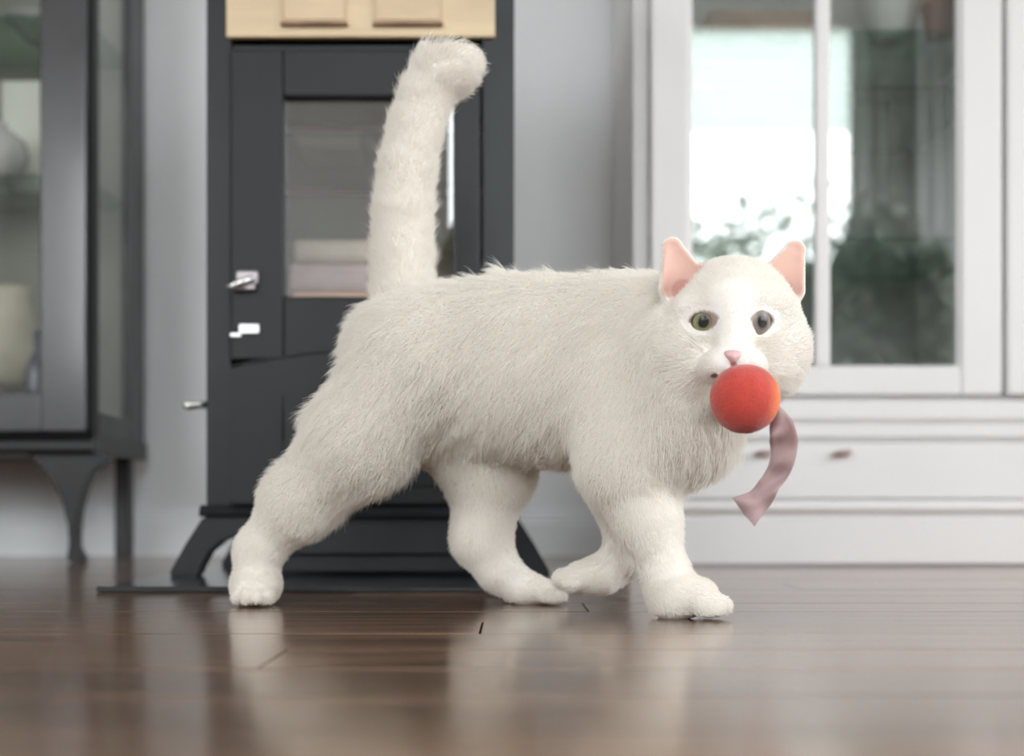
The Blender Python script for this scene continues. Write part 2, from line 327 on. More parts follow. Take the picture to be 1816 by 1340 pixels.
# ---------------------------------------------------------------- dark centre cabinet on its slab
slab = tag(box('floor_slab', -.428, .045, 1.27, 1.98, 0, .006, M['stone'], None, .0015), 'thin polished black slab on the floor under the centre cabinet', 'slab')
def centre_cabinet():
    Y = 1.465; k = Y/F; Z = lambda py: H+(HOR-py)*k; X = lambda px: (px-908)*k
    x0, x1, zb = X(366), X(912), .006
    Yb = Y+.29; zt = .86
    t = empty('centre_cabinet', ((x0+x1)/2, Y+.15, zb), 'tall near-black cabinet with glass door and flared feet, behind the cat', 'cabinet')
    za = Z(66)
    # carcass as an open box
    boxes('carcass', [(x0, X(410), Y, Y+.022, Z(897), zt), (X(855), x1, Y, Y+.022, Z(897), zt), (x0, x0+.014, Y+.022, Yb, Z(897), zt), (x1-.014, x1, Y+.022, Yb, Z(897), zt),
                      (x0+.014, x1-.014, Yb-.01, Yb, Z(897), zt), (x0, x1, Y+.001, Yb, zt, zt+.016), (X(404), X(878), Y+.006, Yb-.01, Z(88), Z(76)),
                      (X(404), X(878), Y+.012, Yb-.01, Z(897), Z(880))], M['dark'], t)
    # tan drawer front with two recessed panels
    zt2 = zt-.012
    dr = box('drawer', X(401)+.001, X(884)-.004, Y-.006, Y+.006, za-.002, zt2, M['tan'], t, .002)
    dr['label'] = 'tan wooden drawer front with two sunk panels'
    bm = bmesh.new()
    def arch(a, b, z0, z1):
        return [(a, z0), (b, z0), (b, z1)]+[(b-(b-a)*i/8, z1+.014*math.sin(PI*i/8)) for i in range(1, 8)]+[(a, z1)]
    for a, b in ((505, 615), (667, 782)):
        o = prism('drawer_panel', arch(X(a), X(b), Z(44), Z(44)+.12), Y-.0105, Y-.0055, M['tan2'], dr, .002)
        boxes('drawer_shade_strip', [(X(a)-.003, X(b)+.003, Y-.014, Y-.006, Z(51), Z(46))], M['brownbox'], dr, .001)  # dark brown strip put in for the shade at each panel's foot
    # glass door
    dz0 = Z(622)
    bm = bmesh.new(); a, b = X(412), X(852)
    gl, gr, gt, gb = X(505), X(806), Z(176), Z(528)
    addframe(bm, a, b, Z(640), Z(92), Y-.010, Y+.008, gl-a, b-gr, Z(92)-gt, gb-Z(640), .003)
    addframe(bm, gl-.003, gr+.003, gb-.003, gt+.003, Y-.004, Y+.006, .004, .004, .004, .004, .001)
    d = link('door', bm, M['darker'], t)
    box('door_pane', gl-.001, gr+.001, Y+.001, Y+.004, gb-.001, gt+.001, M['glass2'], d, 0)
    # silver latch and key plate on the door
    lt = boxes('latch', [(X(414), X(458), Y-.020, Y-.012, Z(519), Z(508)), (X(424), X(462), Y-.016, Y-.010, Z(508), Z(484))], M['pewter'], d, .002); lt['label'] = 'silver latch'
    tube('latch_lever', [(X(455), Y-.022, Z(498)), (X(440), Y-.026, Z(505)), (X(424), Y-.028, Z(513)), (X(413), Y-.028, Z(517))], [.003,.004,.004,.002], M['chrome'], d, 12)
    kp = boxes('key_plate', [(X(428), X(464), Y-.014, Y-.0095, Z(594), Z(577)), (X(412), X(432), Y-.0125, Y-.0095, Z(600), Z(592))], M['chrome'], d, .001); kp['label'] = 'silver key plate'
    # lower door with arched top and sunk panel
    def arc(xa, xb, zl, rise, n=12, rev=False):
        p = [(xa+(xb-xa)*i/n, zl+rise*math.sin(PI*i/n)) for i in range(n+1)]
        return p[::-1] if rev else p
    ld = prism('lower_door', [(a, Z(893)), (b, Z(893))]+arc(a, b, Z(650), Z(622)-Z(650), rev=True), Y-.016, Y-.0005, M['darker'], t, .002)
    prism('raised_panel', [(gl, Z(865)), (gr, Z(865))]+arc(gl, gr, Z(700), Z(675)-Z(700), rev=True), Y-.020, Y-.014, M['darker'], ld, .003)
    bm = bmesh.new()
    for (p, q) in zip(arc(a, b, Z(650), Z(622)-Z(650)), arc(a, b, Z(650), Z(622)-Z(650))[1:]):
        pass
    bm.free()
    tube('arched_bead', [(p[0], Y-.016, p[1]-.002) for p in arc(a+.002, b-.002, Z(650), Z(622)-Z(650))], [.0016]*13, M['black'], ld, 8)
    # side handle
    hd = tube('side_handle', [(x0+.002, Y+.02, Z(716)), (x0-.012, Y+.016, Z(715)), (X(330), Y+.01, Z(717)), (X(325), Y+.006, Z(719))], [.005,.0045,.0055,.003], M['chrome'], t, 14); hd['label'] = 'silver side handle'
    # base moulding, plinth and flared feet
    profile_x('base_moulding', [(Y-.010, Z(916)), (Yb, Z(916)), (Yb, Z(895)), (Y-.004, Z(895)), (Y-.008, Z(901)), (Y-.012, Z(908))], x0-.006, x1+.006, M['dark'], t)
    boxes('plinth', [(X(432), X(846), Y+.004, Y+.020, Z(983), Z(916)), (X(432), X(846), Y+.012, Y+.016, zb+.004, Z(983))], M['dark'], t, .002)
    box('underside_board', X(410), X(866), Y+.02, Yb-.02, Z(930), Z(916), M['black'], t)
    box('back_plinth', X(425), X(852), Yb-.03, Yb-.015, zb, Z(916), M['black'], t)
    prof = [(362,916),(448,916),(446,948),(418,950),(396,958),(372,978),(356,1008),(352,1021),(301,1021),(306,1008),(330,965),(350,934)]
    for yy in (Y-.006, Yb-.036):
        for s in (1, -1):
            pts = [((X(p) if s == 1 else X(366)+X(912)-X(p)), max(zb+.0002, Z(q)) if q < 1020 else zb+.0002) for p, q in prof]
            prism('foot', pts, yy, yy+.034, M['dark'], t, .002)
    # shelf and the things behind the glass
    box('inner_back', X(404), X(878), Yb-.012, Yb-.0105, Z(640), Z(90), M['pinkish'], t, 0)
    box('shelf_board', X(400), X(882), Y+.03, Yb-.013, Z(575), Z(560), M['dark'], t)
    zs = .087+(HOR-376)*(Y+.12)/F
    z2 = .087+(HOR-272)*(Y+.12)/F
    box('glass_shelf', x0+.0145, x1-.0145, Y+.03, Yb-.013, z2-.004, z2, M['shelf_glass'], t, .0005)
    box('glass_shelf', x0+.0145, x1-.0145, Y+.03, Yb-.013, zs-.004, zs, M['shelf_glass'], t, .0005)
    zf = Z(560)+.0002
    q = (Y+.10)/F
    for i, (m_, a_, b_, h_) in enumerate((('cloth', 520, 700, .040), ('cloth2', 516, 706, .034), ('beige', 526, 690, .030))):
        o = box('folded_towel', (a_-908)*q, (b_-908)*q, Y+.06, Y+.20, zf, zf+h_, M[m_], None, .008)
        tag(o, ['rust tan folded towel at the bottom of the pile behind the cabinet glass','grey folded towel in the middle of the pile behind the cabinet glass','pale folded towel on top of the pile behind the cabinet glass'][i], 'towel', 'towels behind the glass door')
        zf += h_+.0003
    o = box('wooden_box', (522-908)*q, (640-908)*q, Y+.10, Y+.19, z2+.0002, z2+.024, M['cloth'], None, .004); tag(o, 'flat tan box on the upper glass shelf inside the dark cabinet', 'box')
    o = lathe('storage_jar', [(.028,0),(.033,.004),(.034,.04),(.030,.050),(.020,.055),(.020,.060),(.002,.061)], ((700-908)*q, Y+.13, zs+.0002), M['grey_cer']); tag(o, 'squat grey jar on the lower glass shelf in the dark cabinet', 'jar')
M['glass2'] = glass_mat('cabinet_door_glass', .12, (.96,.95,.95))
centre_cabinet()

# ---------------------------------------------------------------- white glazed cabinet on the right
def right_cabinet():
    Y = 1.85; k = Y/F; Z = lambda py: H+(HOR-py)*k; X = lambda px: (px-908)*k
    x0, x1, Yb, zt = X(1123), X(1775)+X(1775)-X(1123)+.02, WY-.018, 1.30
    t = empty('china_cabinet', ((x0+x1)/2, Y+.18, 0), 'large white china cabinet with glazed doors and moulded base, right side', 'cabinet')
    zd = Z(703)
    boxes('carcass', [(x0, X(1150), Y, Y+.02, zd, zt), (x0, x0+.016, Y+.02, Yb, zd, zt), (x1-.016, x1, Y, Yb, zd, zt), (x0, x1, Y, Yb, zt, zt+.03),
                      (x0+.016, x1-.016, Y+.02, Yb-.01, zd, Z(680))], M['white'], t)
    box('back_panel', x0+.016, x1-.016, Yb-.01, Yb, zd, zt, M['white_in'], t, 0)
    box('partition', X(1764), X(1781), Y+.006, Yb-.01, Z(680), zt, M['white'], t)
    # doors
    for i, (a, b, ml) in enumerate(((1151, 1770, 1455), (1776, 2398, 2090))):
        bm = bmesh.new(); A, B = X(a), X(b); yo = -.004*i
        gb = Z(652)
        addframe(bm, A, B, zd, zt-.006, Y-.018+yo, Y-.001, X(1220)-X(1151) if i == 0 else X(36+1776)-X(1776), X(1770)-X(1697) if i == 0 else .05, .05, gb-zd, .0045)
        d = link('door', bm, M['white'], t)
        ga, gc = A+(X(1220)-X(1151) if i == 0 else X(36+1776)-X(1776)), B-(X(1770)-X(1697) if i == 0 else .05)
        bm = bmesh.new(); addframe(bm, ga-.002, gc+.002, gb-.002, zt-.054, Y-.012, Y-.003, .007, .007, .007, .004, .001)
        link('glazing_bead', bm, M['white'], d)
        box('glazing_bar', X(ml)-.0115, X(ml)+.0115, Y-.015, Y-.003, gb, zt-.05, M['white'], d, .004)
        box('door_pane', ga, X(ml), Y-.008, Y-.005, gb, zt-.052, M['glass'], d, 0)
        box('door_pane', X(ml), gc, Y-.008, Y-.005, gb, zt-.052, M['glass'], d, 0)
    # stepped mouldings under the doors (profile y,z)
    pr = [(Yb, zd-.0005), (Y-.002, zd-.0005), (Y-.002, zd-.005), (Y-.020, zd-.008), (Y-.020, Z(744)), (Y-.016, Z(746)), (Y-.016, Z(749)), (Y-.013, Z(751)), (Y-.013, Z(775)), (Y-.006, Z(777)), (Y-.006, Z(782)), (Yb, Z(782))]
    profile_x('waist_moulding', pr, x0-.006, x1+.006, M['white'], t)
    box('drawer_case', x0+.002, x1-.002, Y, Yb, Z(905), Z(782), M['white'], t)
    wd = (x1-x0-.03)/3
    dz = box('drawer', x0+.012, x1-.012, Y-.010, Y+.001, Z(884), Z(784), M['white'], t, .002)
    for dd, kx in ((dz, 1352), (dz, 1490)):
        o = tube('drawer_pull', [(X(kx-14), Y-.0105, Z(806)), (X(kx-10), Y-.020, Z(805)), (X(kx), Y-.024, Z(804)), (X(kx+10), Y-.020, Z(803)), (X(kx+14), Y-.0105, Z(802))], [.0035,.0045,.005,.0045,.0035], M['knob'], dd, 12); o['label'] = 'small rose brown pull'
    pr2 = [(Yb, Z(886)), (Y-.006, Z(886)), (Y-.012, Z(892)), (Y-.014, Z(899)), (Y-.012, Z(906)), (Y-.004, Z(911)), (Y-.001, Z(914)), (Y-.001, Z(917)), (Y-.009, Z(919)), (Y-.009, .0045), (Yb, .0045)]
    profile_x('base_moulding', pr2, x0-.006, x1+.006, M['white'], t)
    box('base_shadow_gap', x0, x1, Y-.003, Yb, .0002, .005, M['pewter'], t, 0)
    zs = {}
    for py, dd in ((52, 1.87), (152, 1.87), (420, 1.87)):
        z = H+(HOR-py)*dd/F; zs[py] = z
        box('glass_shelf', x0+.017, X(1763), Y+.02, Yb-.012, z-.005, z, M['shelf_glass'], t, .0005)
        box('glass_shelf', X(1782), x1-.017, Y+.02, Yb-.012, z-.005, z, M['shelf_glass'], t, .0005)
    z = zs[52]+.0002; q = 1.89/F
    tag(box('leather_box', (1255-908)*q, (1440-908)*q, 1.885, 1.985, z, z+.036, M['brownbox'], None, .003), 'flat brown leather box on the top glass shelf of the china cabinet', 'box')
    tag(lathe('white_bowl', [(.022,0),(.028,.004),(.040,.03),(.050,.07),(.053,.095),(.050,.095),(.036,.03),(.002,.01)], ((1578-908)*1.93/F, 1.932, z), M['china']), 'deep white china bowl on the top shelf, right of the glazing bar', 'bowl')
    tag(lathe('clay_pot', [(.018,0),(.021,.002),(.027,.045),(.030,.046),(.030,.056),(.026,.056),(.02,.02),(.002,.01)], ((1667-908)*1.91/F, 1.91, z), M['terra']), 'small terracotta pot beside the white bowl in the china cabinet', 'pot')
right_cabinet()

# ---------------------------------------------------------------- the back of the room and the garden (seen mirrored in the glass)
def curtain(name, x0, x1, y, z0, z1, m, waves, label):
    bm = bmesh.new(); n = waves*10; cols = []
    for i in range(n+1):
        u = i/n; cols.append([(x0+(x1-x0)*u, y+.02*math.sin(u*waves*2*PI)), ])
    fr = [[bm.verts.new((c[0][0], c[0][1]+dy, z)) for z in (z0, z1)] for c in cols for dy in (0,)]
    bk = [[bm.verts.new((c[0][0], c[0][1]-.004, z)) for z in (z0, z1)] for c in cols]
    for i in range(n):
        bm.faces.new((fr[i][0], fr[i+1][0], fr[i+1][1], fr[i][1])); bm.faces.new((bk[i][0], bk[i][1], bk[i+1][1], bk[i+1][0]))
        for z in (0, 1): bm.faces.new((fr[i][z], bk[i][z], bk[i+1][z], fr[i+1][z]))
    bmesh.ops.recalc_face_normals(bm, faces=bm.faces)
    return tag(link(name, bm, m, None, True), label, 'curtain')
curtain('window_curtain', 1.74, 2.02, BY+.06, .02, 2.66, M['dcurtain'], 4, 'charcoal curtain beside the big rear window')
curtain('window_curtain', 1.98, 2.22, BY+.13, .02, 2.64, M['curtain'], 3, 'white curtain in front of the charcoal one at the rear window')
curtain('window_curtain', 2.22, 2.70, BY+.06, .02, 2.66, M['dcurtain'], 5, 'charcoal curtain in the rear corner of the room')
bm = bmesh.new()
for i_ in range(16):
    z_ = 1.97+.032*i_; addbox(bm, -.27, 1.70, BY-.018+.003*(i_%2), BY-.0165+.003*(i_%2), z_, z_+.0315, 0)
bl = link('roller_blind', bm, M['blind']); tag(bl, 'pale pleated blind drawn down over the top of the big rear window', 'blind')
def leafball(name, centre, rad, n, size, m, parent, squash=1.0, seed=1):
    r = np.random.default_rng(seed); bm = bmesh.new()
    for i in range(n):
        v = r.normal(size=3); v /= np.linalg.norm(v); rr = rad*(.55+.45*r.random())*(1+.25*math.sin(5*v[0]+3*v[2]+seed))
        p = Vector(centre)+Vector((v[0]*rr, v[1]*rr, v[2]*rr*squash))
        d = Vector(r.normal(size=3)).normalized(); e = d.cross(Vector(r.normal(size=3))).normalized(); g = d.cross(e)*.08
        s = size*(.6+.8*r.random())
        a = bm.verts.new(p-d*s); b = bm.verts.new(p+e*s*.38+g*s); c = bm.verts.new(p+d*s); f = bm.verts.new(p-e*s*.38+g*s)
        bm.faces.new((a, b, c)); bm.faces.new((a, c, f))
    return link(name, bm, m, parent)
for i, (x, yy, z, r, top) in enumerate(((1.75, -6.2, 1.55, 1.15, 0), (4.5, -6.6, 1.2, 1.15, 0), (7.4, -6.2, 1.1, 1.1, 0), (-1.4, -6.4, .8, 1.1, 0), (-5.0, -6.6, 1.0, 1.2, 0), (6.4, -2.0, .3, .9, 0), (6.6, 1.2, .2, .8, 0))):
    t = empty('garden_shrub', (x, yy, -.3), ['rounded shrub outside the big rear window','shrub outside the rear window, right of the rounded one','tall shrub outside the rear window corner','low shrub outside between the rear windows','broad shrub outside the small rear window','shrub outside the east window','smaller shrub outside the east window'][i], 'shrub', 'shrubs in the garden')
    leafball('foliage', (x, yy, z), r, 2600, .07, M['leaf2'], t, .9, i+3)
    tube('stem', [(x, yy, -.3), (x+.03, yy, .2), (x, yy, z)], [.05, .04, .02], M['bark'], t, 8)
t = empty('potted_ficus', (1.60, -1.65, 0), 'bushy potted ficus standing near the big rear window', 'plant')
lathe('pot', [(.11,0),(.13,.01),(.16,.28),(.175,.285),(.175,.32),(.155,.32),(.15,.29),(.01,.28)], (1.60, -1.65, 0), M['grey_cer'], t)
tube('stem', [(1.60,-1.65,.28), (1.62,-1.63,.6), (1.58,-1.65,1.0), (1.60,-1.65,1.3)], [.022,.02,.016,.008], M['bark'], t, 10)
leafball('foliage', (1.62, -1.65, .98), .40, 3600, .045, M['leaf'], t, .85, 44)

# ---------------------------------------------------------------- the cat
A = math.radians(22)
HD = np.array([math.cos(A), -math.sin(A), 0.0])        # walking direction
def D(px): return 1.125-(px-700)*.000196               # distance of the spine at each column
def rng_axis(lo, hi, flo, fhi, fine, coarse):
    out = [lo]
    while out[-1] < hi: out.append(out[-1]+(fine if flo <= out[-1] <= fhi else coarse))
    return np.array(out, dtype=np.float32)
gx = rng_axis(-.27, .26, .10, .26, .00115, .0021)
gy = rng_axis(.86, 1.23, .86, 1.0, .00135, .0022)
gz = rng_axis(-.004, .50, .15, .31, .00115, .0021)
FLD = np.full((len(gx), len(gy), len(gz)), .08, dtype=np.float32)
prims = []          # for fur direction and length
def region(lo, hi):
    s = []
    for g, a, b in ((gx, lo[0], hi[0]), (gy, lo[1], hi[1]), (gz, lo[2], hi[2])):
        i, j = np.searchsorted(g, a), np.searchsorted(g, b); s.append(slice(max(0, i-1), min(len(g), j+1)))
    return tuple(s)
def pts_of(s): return gx[s[0]][:, None, None], gy[s[1]][None, :, None], gz[s[2]][None, None, :]
def f_cone(x, y, z, a, b, r1, r2, sy=1.0, cy=0.0):
    # tapered capsule; sy squeezes it in depth about cy
    if sy != 1.0:
        y = cy+(y-cy)/sy
    ba = b-a; L = float(np.dot(ba, ba))
    t = np.clip(((x-a[0])*ba[0]+(y-a[1])*ba[1]+(z-a[2])*ba[2])/L, 0, 1)
    d = np.sqrt((x-a[0]-t*ba[0])**2+(y-a[1]-t*ba[1])**2+(z-a[2]-t*ba[2])**2)-(r1+(r2-r1)*t)
    return d*(sy if sy < 1 else 1)
def f_ell(x, y, z, c, r, yaw=0.0, pitch=0.0):
    X, Y_, Z_ = x-c[0], y-c[1], z-c[2]
    ca, sa = math.cos(yaw), math.sin(yaw)
    u = X*ca-Y_*sa; v = X*sa+Y_*ca; w_ = Z_
    if pitch:
        cp, sp = math.cos(pitch), math.sin(pitch); u, w_ = u*cp+w_*sp, -u*sp+w_*cp
    k0 = np.sqrt((u/r[0])**2+(v/r[1])**2+(w_/r[2])**2); k1 = np.sqrt((u/r[0]**2)**2+(v/r[1]**2)**2+(w_/r[2]**2)**2)
    return k0*(k0-1)/np.maximum(k1, 1e-6)
def smin(a, b, k):
    h = np.maximum(k-np.abs(a-b), 0)/k; return np.minimum(a, b)-h*h*k*.25
def put(fn, lo, hi, k, sub=False):
    m = k+.02; s = region(np.array(lo)-m, np.array(hi)+m); d = fn(*pts_of(s)).astype(np.float32)
    if sub: FLD[s] = -smin(-FLD[s], d, k)
    else: FLD[s] = smin(FLD[s], d, k)
def v3(p): return np.array([p[0], p[1], p[2]], dtype=float)
def ell(p, r, k=.03, yaw=A, pitch=0, flow=None, fl=.011, sub=False, reg=True):
    c = v3(p); R = max(r)
    fn = lambda x, y, z: f_ell(x, y, z, c, r, yaw, pitch)
    put(fn, c-R, c+R, k, sub)
    if reg and not sub: prims.append((fn, v3(flow) if flow is not None else -HD*.45+np.array([0, 0, -.9]), fl))
def cone(p, q, r1, r2, k=.02, flow=None, fl=.006, sub=False, sy=1.0, cy=0.0, reg=True):
    a, b = v3(p), v3(q); R = max(r1, r2)
    fn = lambda x, y, z: f_cone(x, y, z, a, b, r1, r2, sy, cy)
    put(fn, np.minimum(a, b)-R, np.maximum(a, b)+R, k, sub)
    if reg and not sub:
        d = b-a; prims.append((fn, v3(flow) if flow is not None else d/np.linalg.norm(d), fl))
def Pd(px, py, off=0.0): return P(px, py, D(px)+off)

# trunk
ell(Pd(738, 622), (.070, .050, .056), flow=(-.6, .2, -.8), fl=.011)
ell(Pd(870, 652), (.100, .060, .0735), fl=.012)
ell(Pd(960, 656), (.095, .062, .0740), fl=.011)
ell(Pd(1060, 664), (.090, .062, .0722), fl=.011)
ell(Pd(1140, 690), (.060, .055, .074), fl=.012)
ell(Pd(1182, 735, -.01), (.040, .046, .052), flow=(.0, -.2, -1), fl=.012)
cone(Pd(1120, 606), P(1262, 605, .985), .050, .044, .03, flow=(-.6, .1, -.8), fl=.010)
cone(P(1215, 660, .98), P(1200, 760, .985), .040, .040, .03, flow=(-.1, -.2, -1), fl=.012)
# near hind leg, stretched back
cone(P(738, 650, 1.085), P(637, 780, 1.085), .054, .042, .025, flow=(-.6, .0, -.8), fl=.014)
cone(P(637, 780, 1.085), P(528, 892, 1.10), .042, .0280, .02, flow=(-.5, .0, -.85), fl=.011)
cone(P(528, 892, 1.10), P(460, 975, 1.108), .0280, .0180, .02, fl=.006)
cone(P(458, 975, 1.108), P(452, 1038, 1.108), .0180, .0175, .015, fl=.0055)
ell((P(455, 1050, 1.104).x, 1.104, .0168), (.0205, .0215, .0155), .012, 0, 0, (0, -.2, -1), .004)
for i, dx in enumerate((-.013, -.0045, .0045, .013)):
    ell((P(455, 1050, 1.1).x+dx, 1.085-.003*(abs(dx) < .01), .0095), (.0055, .008, .0075), .004, 0, 0, (0, -.6, -.8), .004)
# far hind leg, stepping forward
cone(P(800, 720, 1.13), P(868, 835, 1.125), .056, .036, .025, flow=(0, 0, -1), fl=.010)
cone(P(868, 835, 1.125), P(853, 955, 1.125), .036, .0225, .02, fl=.006)
cone(P(853, 955, 1.125), P(885, 1012, 1.122), .0225, .0165, .02, fl=.005)
cone(P(885, 1012, 1.122), P(932, 1044, 1.118), .0165, .0135, .012, fl=.0055)
cone(P(925, 1043, 1.118), P(966, 1050, 1.112), .0130, .0110, .010, fl=.0045)
for i, (dx, dy) in enumerate(((0, -.012), (.004, -.004), (.003, .004), (-.002, .012))):
    c = P(978, 1058, 1.112); ell((c.x+dx, c.y+dy, .0075), (.0095, .0052, .0068), .004, .1, 0, (.8, 0, -.4), .004)
# near front leg, standing
cone(Pd(1100, 700, -.030), P(1112, 825, .990), .044, .034, .025, flow=(-.2, 0, -1), fl=.010)
cone(P(1112, 825, .990), P(1148, 920, .985), .034, .0215, .02, fl=.006)
cone(P(1148, 920, .985), P(1183, 1022, .980), .0215, .0160, .02, fl=.0055)
cone(P(1183, 1022, .980), P(1192, 1062, .978), .0160, .0165, .012, fl=.0045)
cone((P(1190, 1060, .977).x, .978, .0170), (P(1238, 1060, .972).x, .971, .0165), .0162, .0150, .010, fl=.0045)
for i, (dx, dy) in enumerate(((-.004, -.014), (.003, -.005), (.004, .005), (-.001, .013))):
    c = P(1262, 1070, .972); ell((c.x+dx, c.y+dy, .0100), (.0115, .0056, .0088), .004, .15, 0, (.8, 0, -.4), .004)
# far front leg, lifted with the paw folded back
cone(Pd(1120, 740, .03), P(1112, 860, 1.035), .040, .028, .025, flow=(0, 0, -1), fl=.008)
cone(P(1112, 860, 1.035), P(1112, 985, 1.045), .027, .0160, .02, fl=.005)
cone(P(1112, 985, 1.045), P(1072, 1015, 1.048), .0155, .0140, .012, fl=.0055)
cone(P(1072, 1016, 1.048), P(1030, 1023, 1.050), .0140, .0128, .010, fl=.0045)
for dx, dy, dz in ((0, -.012, -.001), (-.004, -.004, 0), (-.004, .004, 0), (0, .012, -.001)):
    c = P(1010, 1026, 1.05); ell((c.x+dx, c.y+dy, c.z+dz), (.0100, .0052, .0085), .004, 0, 0, (-.9, 0, -.2), .004)
# tail, held up with a hooked tip
tp = [(712, 590, .026), (714, 520, .0235), (713, 450, .0225), (715, 375, .0215), (722, 300, .0205), (737, 225, .0190), (754, 170, .0182), (776, 132, .0188), (798, 112, .0195)]
for (a, b, r), (c, d, r2) in zip(tp, tp[1:]):
    cone(P(a, b, 1.12), P(c, d, 1.12), r+.0024, r2+.0024, .003, fl=.0105)
ell(P(800, 112, 1.12), (.0222, .0215, .0222), .02, 0, 0, (.4, 0, .0), .009)
# head, turned to the lens
hd = .955
def hp(px, py, d): return P(px, py, d)
NOSE = v3(P(1300, 640, .875))
hf = .0045
ell(hp(1300, 560, hd), (.0480, .046, .0445), .015, 0, 0, (0, .5, .9), hf)
ell(hp(1300, 600, hd+.004), (.0500, .046, .040), .015, 0, 0, (0, .5, .9), hf)
for s in (-1, 1):
    ell(hp(1300+s*83, 625, .952), (.0200, .030, .0215), .018, 0, 0, (s*.9, .4, -.4), .007)
    ell(hp(1300+s*60, 665, .947), (.0210, .026, .0180), .016, 0, 0, (s*.6, .3, -.7), .007)
    ell(hp(1300+s*27, 650, .905), (.0135, .0180, .0115), .010, 0, 0, (s*.7, .6, -.3), .0025)
cone(hp(1300, 540, .918), hp(1300, 628, .897), .0150, .0085, .014, flow=(0, .3, 1), fl=.002)
for s in (-1, 1):      # brow
    cone(hp(1300+s*22, 535, .921), hp(1300+s*75, 545, .930), .0085, .0075, .014, flow=(s*.3, .3, 1), fl=.0025)
ell(hp(1302, 705, .925), (.018, .020, .012), .012, 0, 0, (0, .3, -1), .004)      # lower jaw behind the ball
# throat
cone(P(1290, 650, .965), P(1215, 740, .985), .034, .042, .02, flow=(0, -.2, -1), fl=.012)
# ears: thin cupped shells
ears = []
for s, base, tip in ((-1, (1211, 503), (1192, 440)), (1, (1385, 503), (1409, 445))):
    b, tt = v3(P(*base, .957)), v3(P(*tip, .960)); cy = .957
    cone(b, tt, .0200, .0085, .006, flow=(0, .3, 1), fl=.0015, sy=.60, cy=cy)
    b2 = b+np.array([s*.001*0, -.0105, .001]); t2 = tt+np.array([0, -.0050, -.0006])
    fn = (lambda b2=b2, t2=t2: lambda x, y, z: f_cone(x, y, z, b2, t2, .0187, .0078, .60, .9465))()
    put(fn, np.minimum(b2, t2)-.017, np.maximum(b2, t2)+.017, .0015, True)
    ears.append((fn, b2, t2))
# eyes: find the face surface, cut almond openings
eyes = []; eye_c = []
for ex, ez in ((1247, 571), (1351, 571)):
    p = P(ex, ez, .905); ix, iz = np.searchsorted(gx, p.x), np.searchsorted(gz, p.z)
    col = FLD[ix, :, iz]; j = int(np.argmax(col < 0)); p = P(ex, ez, float(gy[j])); s = -1 if ex < 1300 else 1
    g = np.array([FLD[ix+3, j, iz]-FLD[ix-3, j, iz], 0, FLD[ix, j, iz+3]-FLD[ix, j, iz-3]])/np.array([gx[ix+3]-gx[ix-3], 1, gz[iz+3]-gz[iz-3]])
    g[1] = (FLD[ix, j+2, iz]-FLD[ix, j-2, iz])/(gy[j+2]-gy[j-2]); g /= np.linalg.norm(g)
    eye_c.append(Vector(v3(p)-g*.0123)); eyes.append((p, s))
    fn = (lambda c=v3(p), s=s: lambda x, y, z: f_ell(x, y, z, c+np.array([0, .003, 0]), (.0084, .0115, .0063), 0, (.2 if s > 0 else -.2)))()
    put(fn, v3(p)-.016, v3(p)+.016, .0016, True)
# crease below the nose
pn = P(1300, 650, .89); put(lambda x, y, z: f_cone(x, y, z, v3(P(1300, 642, .886)), v3(P(1303, 672, .886)), .0016, .0016), v3(pn)-.02, v3(pn)+.02, .003, True)

def surface_net(Fv):
    neg = Fv < 0
    c = np.zeros(tuple(n-1 for n in Fv.shape), dtype=np.int8)
    offs = [(i, j, k) for i in (0, 1) for j in (0, 1) for k in (0, 1)]
    sl = lambda o, n: slice(o, n-1+o)
    for i, j, k in offs: c += neg[sl(i, Fv.shape[0]), sl(j, Fv.shape[1]), sl(k, Fv.shape[2])]
    act = np.argwhere((c > 0) & (c < 8)); idx = -np.ones(c.shape, dtype=np.int32); idx[tuple(act.T)] = np.arange(len(act))
    acc = np.zeros((len(act), 3)); cnt = np.zeros(len(act))
    axs = (gx, gy, gz)
    for ax in range(3):
        for o in offs:
            if o[ax]: continue
            a = act+np.array(o); b = a.copy(); b[:, ax] += 1
            fa = Fv[tuple(a.T)]; fb = Fv[tuple(b.T)]; m = (fa < 0) != (fb < 0)
            t = fa[m]/(fa[m]-fb[m])
            pa = np.stack([axs[q][a[m][:, q]] for q in range(3)], 1); pb = np.stack([axs[q][b[m][:, q]] for q in range(3)], 1)
            acc[m] += pa+(pb-pa)*t[:, None]; cnt[m] += 1
    V = acc/cnt[:, None]
    quads = []
    for ax in range(3):
        u, v = [(1, 2), (2, 0), (0, 1)][ax]
        a = [slice(None)]*3; b = [slice(None)]*3; a[ax] = slice(0, -1); b[ax] = slice(1, None)
        na, nb = neg[tuple(a)], neg[tuple(b)]; e = np.argwhere(na != nb)
        e = e[(e[:, u] > 0) & (e[:, v] > 0) & (e[:, u] < Fv.shape[u]-1) & (e[:, v] < Fv.shape[v]-1)]
        q = []
        for du, dv in ((-1, -1), (0, -1), (0, 0), (-1, 0)):
            g = e.copy(); g[:, u] += du; g[:, v] += dv; q.append(idx[tuple(g.T)])
        q = np.stack(q, 1); flip = ~na[tuple(e.T)]; q[flip] = q[flip][:, ::-1]; quads.append(q)
    return V, np.concatenate(quads)
V, Q = surface_net(FLD)
